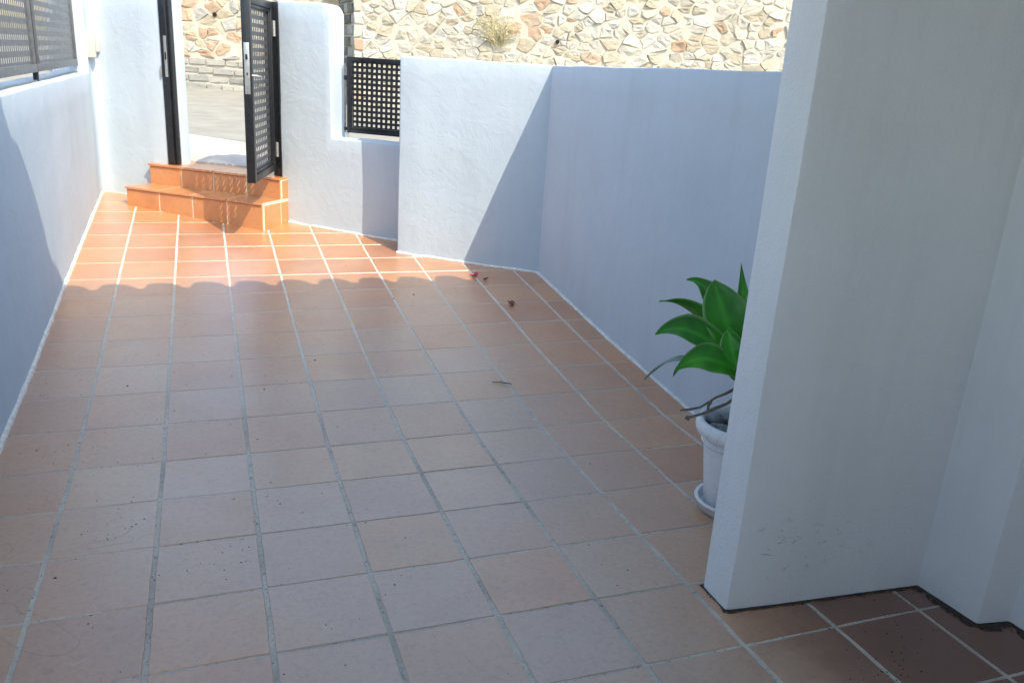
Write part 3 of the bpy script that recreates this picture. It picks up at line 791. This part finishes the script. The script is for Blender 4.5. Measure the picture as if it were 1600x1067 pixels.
# ------------------------------------------------------------------ potted agave
PC = Vector((7.33, -10.74, 0)); pz = fz(PC.y)+.006
sa = MB(); sa.lathe([(.0, 0), (.33, 0), (.37, .02), (.41, .12), (.425, .135), (.415, .155), (.385, .15), (.35, .05), (.0, .045)], PC+Z3*pz, 56)
o = sa.build('saucer', M_pot, org=PC+Z3*pz, smooth=True, ang=60); tag(o, 'round white saucer under the white flower pot', 'saucer')
ptn = thing('flower_pot', 'white plastic flower pot with thick rolled rim, half behind porch wall', 'pot', PC+Z3*(pz+.05))
b0 = PC+Z3*(pz+.05)
m = MB(); m.lathe([(.0, 0), (.29, 0), (.31, .015), (.345, .3), (.385, .62), (.415, .86), (.418, .90), (.40, .92)], b0, 56); m.build('body', M_pot, ptn, smooth=True, ang=60)
m = MB(); m.lathe([(.40, .80), (.43, .805), (.44, .82), (.43, .835), (.40, .84)], b0, 56); m.build('band', M_pot, ptn, smooth=True, ang=60)
m = MB(); prof = [(.47+.055*math.cos(t_), 1.0+.09*math.sin(t_)) for t_ in [i*2*math.pi/14 for i in range(15)]]
m.lathe(prof, b0, 64); m.build('rim', M_pot, ptn, smooth=True, ang=80)
m = MB(); m.lathe([(.43, 1.03), (.42, .94), (.41, .89)], b0, 56); m.build('inner_wall', M_pot, ptn, smooth=True)
m = MB(); m.lathe([(.0, .93), (.2, .925), (.425, .90)], b0, 32); m.build('soil', M_soil, ptn, smooth=True)
r = random.Random(9)
pebs = [(-.17, .30, .12), (-.20, .03, .10), (-.30, .12, .085), (-.31, -.02, .085), (-.10, -.12, .10), (.02, .33, .1), (-.24, -.17, .08), (.1, -.25, .11), (.25, .1, .1), (.22, -.12, .09), (.06, .14, .09)]
for i, (dx, dy, rr) in enumerate(pebs):
    bm = bmesh.new(); bmesh.ops.create_icosphere(bm, subdivisions=2, radius=rr*S)
    sc = Vector((r.uniform(.85, 1.25), r.uniform(.7, 1.0), r.uniform(.55, .8)))
    for v in bm.verts:
        v.co = Vector((v.co.x*sc.x, v.co.y*sc.y, v.co.z*sc.z))*(1+.12*noise.noise(v.co*30+Vector((i, 0, 0))))
    me = bpy.data.meshes.new('pebble'); bm.to_mesh(me); bm.free()
    for p in me.polygons: p.use_smooth = True
    o = link_mesh('pebble', me, M_pebble, org=b0+Vector((dx, dy, .915+rr*.55)))
    o.rotation_euler = (r.uniform(-.3, .3), r.uniform(-.3, .3), r.uniform(0, 6))
    tag(o, 'smooth grey pebble lying on the soil inside the white flower pot', 'pebble', 'pebbles in the flower pot')

def leaf_mat(name, c0, c1, edge):
    mt, nt, bs = newmat(name); p = wpos(nt)
    at = N(nt, 'ShaderNodeAttribute', attribute_name='margin')
    n = noise_tex(nt, p, 7, 4, 0.6)
    c = ramp(nt, n, [(0.36, c0), (0.7, c1)])
    c = mix(nt, ramp(nt, at.outputs['Fac'], [(0.80, 0.0), (1.0, 0.75)]), c, edge)
    c = mix(nt, ramp(nt, at.outputs['Fac'], [(0.0, 0.35), (0.22, 0.0)]), c, [min(1, x*1.9+.02) for x in c1])
    c = mix(nt, ramp(nt, noise_tex(nt, p, 55, 5, 0.7), [(0.62, 0.0), (0.72, 0.45)]), c, (0.10, 0.13, 0.04))
    L(nt, c, bs.inputs['Base Color']); bs.inputs['Roughness'].default_value = 0.33
    bs.inputs['Specular IOR Level'].default_value = 0.4
    bs.inputs['Subsurface Weight'].default_value = 0.0
    tr = N(nt, 'ShaderNodeBsdfTranslucent'); tr.inputs[0].default_value = (0.10, 0.30, 0.03, 1)
    ms = N(nt, 'ShaderNodeMixShader'); ms.inputs[0].default_value = 0.10
    out = nt.nodes['Material Output']; L(nt, bs.outputs[0], ms.inputs[1]); L(nt, tr.outputs[0], ms.inputs[2]); L(nt, ms.outputs[0], out.inputs[0])
    bump(nt, bs, noise_tex(nt, p, 60, 3, 0.5), 0.06, 0.002)
    return mt
M_leaf = leaf_mat('agave_leaf', (0.012, 0.13, 0.010), (0.045, 0.30, 0.015), (0.28, 0.48, 0.18))
M_pale = leaf_mat('pale_agave_leaf', (0.13, 0.24, 0.17), (0.17, 0.29, 0.20), (0.25, 0.36, 0.26))
ag = thing('agave_plant', 'broad-leaved green agave growing in the white flower pot', 'plant', b0+Z3*.93)
m = MB(); m.tube([b0+Vector((0, 0, .88)), b0+Vector((.01, .02, 1.3)), Vector((7.33, -10.70, 1.72))], [.09, .10, .11], 10); m.build('stem', M_twig, ag, smooth=True)
def bez(P, t):
    return P[0]*(1-t)**3+P[1]*3*t*(1-t)**2+P[2]*3*t*t*(1-t)+P[3]*t**3
def leaf(P, wd, face, mat=M_leaf, ch=.30, name='leaf', pw=1.25):
    P = [Vector(p) for p in P]; face = Vector(face).normalized(); NS, NWD = 18, 8
    vs_, fs, mg = [], [], []
    for side in (0, 1):
        for i in range(NS+1):
            t = i/NS; c = bez(P, t); tg = (bez(P, min(1, t+.01))-bez(P, max(0, t-.01))).normalized()
            sd = tg.cross(face).normalized(); nn = sd.cross(tg).normalized()
            if nn.dot(face) < 0: nn = -nn
            wf = (.42+.58*math.sin(min(1, t/.52)*math.pi/2)) if t < .52 else max(.012, (1-((t-.52)/.48)**pw)*(1-(.35 if pw < 2 else .05)*((t-.52)/.48)))
            ww_ = wd*.5*wf
            for j in range(NWD+1):
                u = 2*j/NWD-1
                hgt = ch*ww_*(u*u) + .008*math.sin(t*13+u*2)
                th_ = (.020*(1-u*u)*(1-t*.6)+.003)*(-1 if side else 1)*.5
                vs_.append(c+sd*(u*ww_)+nn*(hgt+th_)); mg.append(max(abs(u), min(1, (t-.9)*10) if t > .9 else 0))
    K = NWD+1; off = (NS+1)*K
    for i in range(NS):
        for j in range(NWD):
            a = i*K+j; fs.append([a, a+1, a+K+1, a+K]); fs.append([off+a, off+a+K, off+a+K+1, off+a+1])
        for j in (0, NWD):
            a = i*K+j; fs.append([a, a+K, off+a+K, off+a])
    fs.append([j for j in range(K)]+[off+j for j in range(K)][::-1])
    og = root_org(ag); me = bpy.data.meshes.new(name); me.from_pydata([tuple((p-og)*S) for p in vs_], [], fs); me.update()
    at = me.attributes.new('margin', 'FLOAT', 'POINT'); at.data.foreach_set('value', mg)
    for p in me.polygons: p.use_smooth = True
    return link_mesh(name, me, mat, ag)
V = -fw                                   # rough facing used for blades turned to the house
UPF = Vector((-.15, -.35, .9))
leaf([(7.323, -10.66, 1.74), (6.75, -10.53, 2.22), (6.42, -10.47, 2.28), (6.22, -10.45, 2.14)], .40, (-.2, -.55, .75))
leaf([(7.35, -10.56, 1.80), (7.02, -10.21, 2.20), (6.80, -10.11, 2.46), (6.45, -10.06, 2.40)], .32, (-.15, .55, .8))
leaf([(7.26, -10.62, 1.82), (7.10, -10.50, 2.22), (7.03, -10.38, 2.46), (7.05, -10.20, 2.67)], .52, (-.25, -.95, .25), pw=2.0)
leaf([(7.42, -10.40, 1.90), (7.28, -9.98, 2.34), (7.15, -9.85, 2.60), (6.95, -9.78, 2.57)], .30, (-.3, -.5, .8))
leaf([(7.45, -10.45, 1.88), (7.52, -10.21, 2.25), (7.545, -10.07, 2.52), (7.57, -9.93, 2.80)], .16, (-.5, -.8, .2))
leaf([(7.22, -10.79, 1.66), (7.05, -10.84, 1.84), (6.99, -10.76, 2.07), (7.01, -10.66, 2.25)], .30, (-.5, -.8, .3), pw=2.4)
leaf([(7.26, -10.76, 1.66), (6.80, -10.84, 2.02), (6.48, -10.82, 2.03), (6.30, -10.81, 1.84)], .36, (-.1, -.7, .7))
leaf([(7.33, -10.55, 1.66), (6.87, -10.14, 1.80), (6.62, -10.07, 1.74), (6.38, -10.06, 1.45)], .12, (0, 0, 1), M_pale)['label'] = 'pale narrow drooping leaf'
leaf([(7.28, -10.57, 1.65), (6.75, -10.41, 1.82), (6.60, -10.39, 1.78), (6.54, -10.41, 1.60)], .14, (-.1, -.4, .9))
for P_, wd, fc in (([(7.38, -10.62, 1.78), (7.75, -10.45, 2.25), (7.95, -10.35, 2.35), (8.15, -10.30, 2.25)], .44, (.2, -.4, .85)),
                   ([(7.36, -10.74, 1.74), (7.70, -11.10, 2.15), (7.82, -11.30, 2.25), (7.95, -11.50, 2.15)], .44, (.1, -.1, 1)),
                   ([(7.33, -10.66, 1.84), (7.36, -10.72, 2.20), (7.38, -10.80, 2.45), (7.42, -10.95, 2.65)], .46, (.1, -.9, .3)),
                   ([(7.42, -10.58, 1.82), (7.62, -10.32, 2.30), (7.72, -10.22, 2.52), (7.84, -10.14, 2.62)], .40, (-.3, -.7, .6)),
                   ([(7.30, -10.80, 1.70), (7.20, -11.15, 2.0), (7.16, -11.35, 2.05), (7.12, -11.55, 1.95)], .40, (0, -.1, 1))):
    leaf(P_, wd, fc)
for pts, r0 in (([(7.22, -10.80, 1.62), (6.98, -10.81, 1.53), (6.872, -10.80, 1.479), (6.77, -10.83, 1.45), (6.686, -10.819, 1.387), (6.57, -10.77, 1.375), (6.471, -10.753, 1.347)], .020),
                ([(7.20, -10.84, 1.56), (6.99, -10.87, 1.43), (6.853, -10.876, 1.404), (6.75, -10.89, 1.36), (6.676, -10.881, 1.361), (6.52, -10.85, 1.284)], .022),
                ([(6.803, -10.82, 1.455), (6.76, -10.84, 1.42), (6.745, -10.86, 1.36)], .02), ([(6.52, -10.85, 1.284), (6.50, -10.83, 1.30)], .03)):
    m = MB(); rr = random.Random(len(pts)); m.tube([Vector(p)+Vector((rr.gauss(0, .006), rr.gauss(0, .006), rr.gauss(0, .008))) for p in pts], [r0*(1-.45*i/len(pts))*rr.uniform(.7, 1.2) for i in range(len(pts))], 7)
    m.build('dried_stalk', M_twig, ag, smooth=True)

# ------------------------------------------------------------------ litter
def crumbs(name, spots, mat, label, seed, sz=(.004, .0105)):
    r = random.Random(seed); m = MB()
    for (x, y) in spots:
        c = Vector((x, y, fz(y)+.002)); s_ = r.uniform(*sz)*(2 if r.random() < .06 else 1); k = r.choice([4, 5, 6]); el = r.uniform(.5, 1.6); a0 = r.uniform(0, 6)
        ring = [c+Vector((math.cos(a0+6.283*i/k)*s_*el*r.uniform(.6, 1.2), math.sin(a0+6.283*i/k)*s_/el*r.uniform(.6, 1.2), 0)) for i in range(k)]
        m.add(ring+[c+Z3*s_*.7], [[i, (i+1) % k, k] for i in range(k)])
    o = m.build(name, mat, org=(3, -6, 0)); tag(o, label, 'litter', kind='stuff'); return o
r = random.Random(21); sp = []
for _ in range(260):
    if r.random() < .5: x, y = r.uniform(-.8, 3.5), r.uniform(-14.5, -4)
    else: x, y = r.uniform(-.8, 8.2), r.uniform(-14.5, -.5)
    sp.append((x, y))
for cx, cy, n in ((.6, -9.5, 18), (1.7, -10.3, 22), (-.2, -7.6, 16), (2.4, 1.35, 16), (3.4, 2.0, 10), (7.0, -13.6, 26), (7.6, -13.2, 18)):
    sp += [(cx+r.gauss(0, .22), cy+r.gauss(0, .2)) for _ in range(n)]
crumbs('dirt_crumbs', [p for p in sp if p[0] < 8.1], M_speck, 'dark crumbs of dirt scattered over the floor tiles', 1)
crumbs('pale_crumbs', [(r.uniform(-.6, 8), r.uniform(-14, -2)) for _ in range(60)], M_chip, 'tiny pale plaster chips scattered over the floor tiles', 2)
# grime gathered where the porch and house walls meet the floor
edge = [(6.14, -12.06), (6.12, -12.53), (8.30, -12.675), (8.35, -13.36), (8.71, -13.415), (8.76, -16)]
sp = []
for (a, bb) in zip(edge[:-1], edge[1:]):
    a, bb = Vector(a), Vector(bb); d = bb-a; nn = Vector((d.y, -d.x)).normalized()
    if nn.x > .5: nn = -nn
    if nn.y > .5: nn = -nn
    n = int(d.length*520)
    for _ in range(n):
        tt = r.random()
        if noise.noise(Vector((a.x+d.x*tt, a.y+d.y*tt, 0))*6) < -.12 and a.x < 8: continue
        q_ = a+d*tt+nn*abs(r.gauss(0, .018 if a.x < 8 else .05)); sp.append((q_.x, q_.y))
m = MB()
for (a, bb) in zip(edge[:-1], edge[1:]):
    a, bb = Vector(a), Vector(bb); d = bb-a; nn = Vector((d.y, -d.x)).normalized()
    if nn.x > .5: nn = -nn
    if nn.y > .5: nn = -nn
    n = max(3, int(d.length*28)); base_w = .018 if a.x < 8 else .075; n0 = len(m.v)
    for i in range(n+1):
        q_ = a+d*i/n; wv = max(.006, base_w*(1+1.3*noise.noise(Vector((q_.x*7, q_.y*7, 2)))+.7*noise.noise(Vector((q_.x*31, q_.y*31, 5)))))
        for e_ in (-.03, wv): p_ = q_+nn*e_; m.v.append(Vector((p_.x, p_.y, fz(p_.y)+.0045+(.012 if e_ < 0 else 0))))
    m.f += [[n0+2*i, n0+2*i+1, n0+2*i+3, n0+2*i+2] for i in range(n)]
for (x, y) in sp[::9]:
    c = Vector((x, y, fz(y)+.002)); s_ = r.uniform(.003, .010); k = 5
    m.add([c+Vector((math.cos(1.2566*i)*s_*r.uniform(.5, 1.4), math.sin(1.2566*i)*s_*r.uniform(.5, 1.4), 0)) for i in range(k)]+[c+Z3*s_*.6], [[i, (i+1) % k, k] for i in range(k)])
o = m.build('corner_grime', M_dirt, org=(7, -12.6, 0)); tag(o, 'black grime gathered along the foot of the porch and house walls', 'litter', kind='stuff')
# fallen petals
def petal(x, y, mat, label, sz, seed, grp=None):
    r = random.Random(seed); m = MB(); c = Vector((x, y, fz(y)+.004))
    for q_ in range(3):
        a = r.uniform(0, 6.28); d = Vector((math.cos(a), math.sin(a), 0)); s_ = Vector((-d.y, d.x, 0)); ln = sz*r.uniform(.8, 1.2)
        grid_ = []
        for i in range(5):
            t = i/4; wv = math.sin(math.pi*(.12+.85*t))*ln*.42
            for j in (-1, 0, 1): grid_.append(c+d*(ln*t)+s_*(wv*j)+Z3*(ln*(.05+.5*t*t*.6+.22*j*j)))
        m.add(grid_, [[i*3+j, i*3+j+1, i*3+j+4, i*3+j+3] for i in range(4) for j in range(2)])
    o = m.build('fallen_flower', mat, org=c, smooth=True); tag(o, label, 'flower', grp); return o
petal(7.0, -1.4, M_petal, 'bright pink fallen flower on the floor by the diagonal shadow', .11, 1)
petal(7.13, -1.63, M_brownpetal, 'small dark red fallen flower beside the bright pink one', .08, 2)
petal(7.27, -3.15, M_brownpetal, 'larger dried red-brown fallen flower on the shaded tiles', .12, 3)
m = MB(); c = Vector((5.88, -6.5, fz(-6.5)+.02)); m.tube([c+Vector((-.12, .05, 0)), c, c+Vector((.06, -.06, .01)), c+Vector((.16, -.10, 0))], [.006, .009, .012, .006], 6)
m.tube([c, c+Vector((.05, .07, .005))], [.007, .004], 6)
o = m.build('fallen_twig', M_twig, org=c, smooth=True); tag(o, 'thin dark twig lying across a tile joint', 'twig')
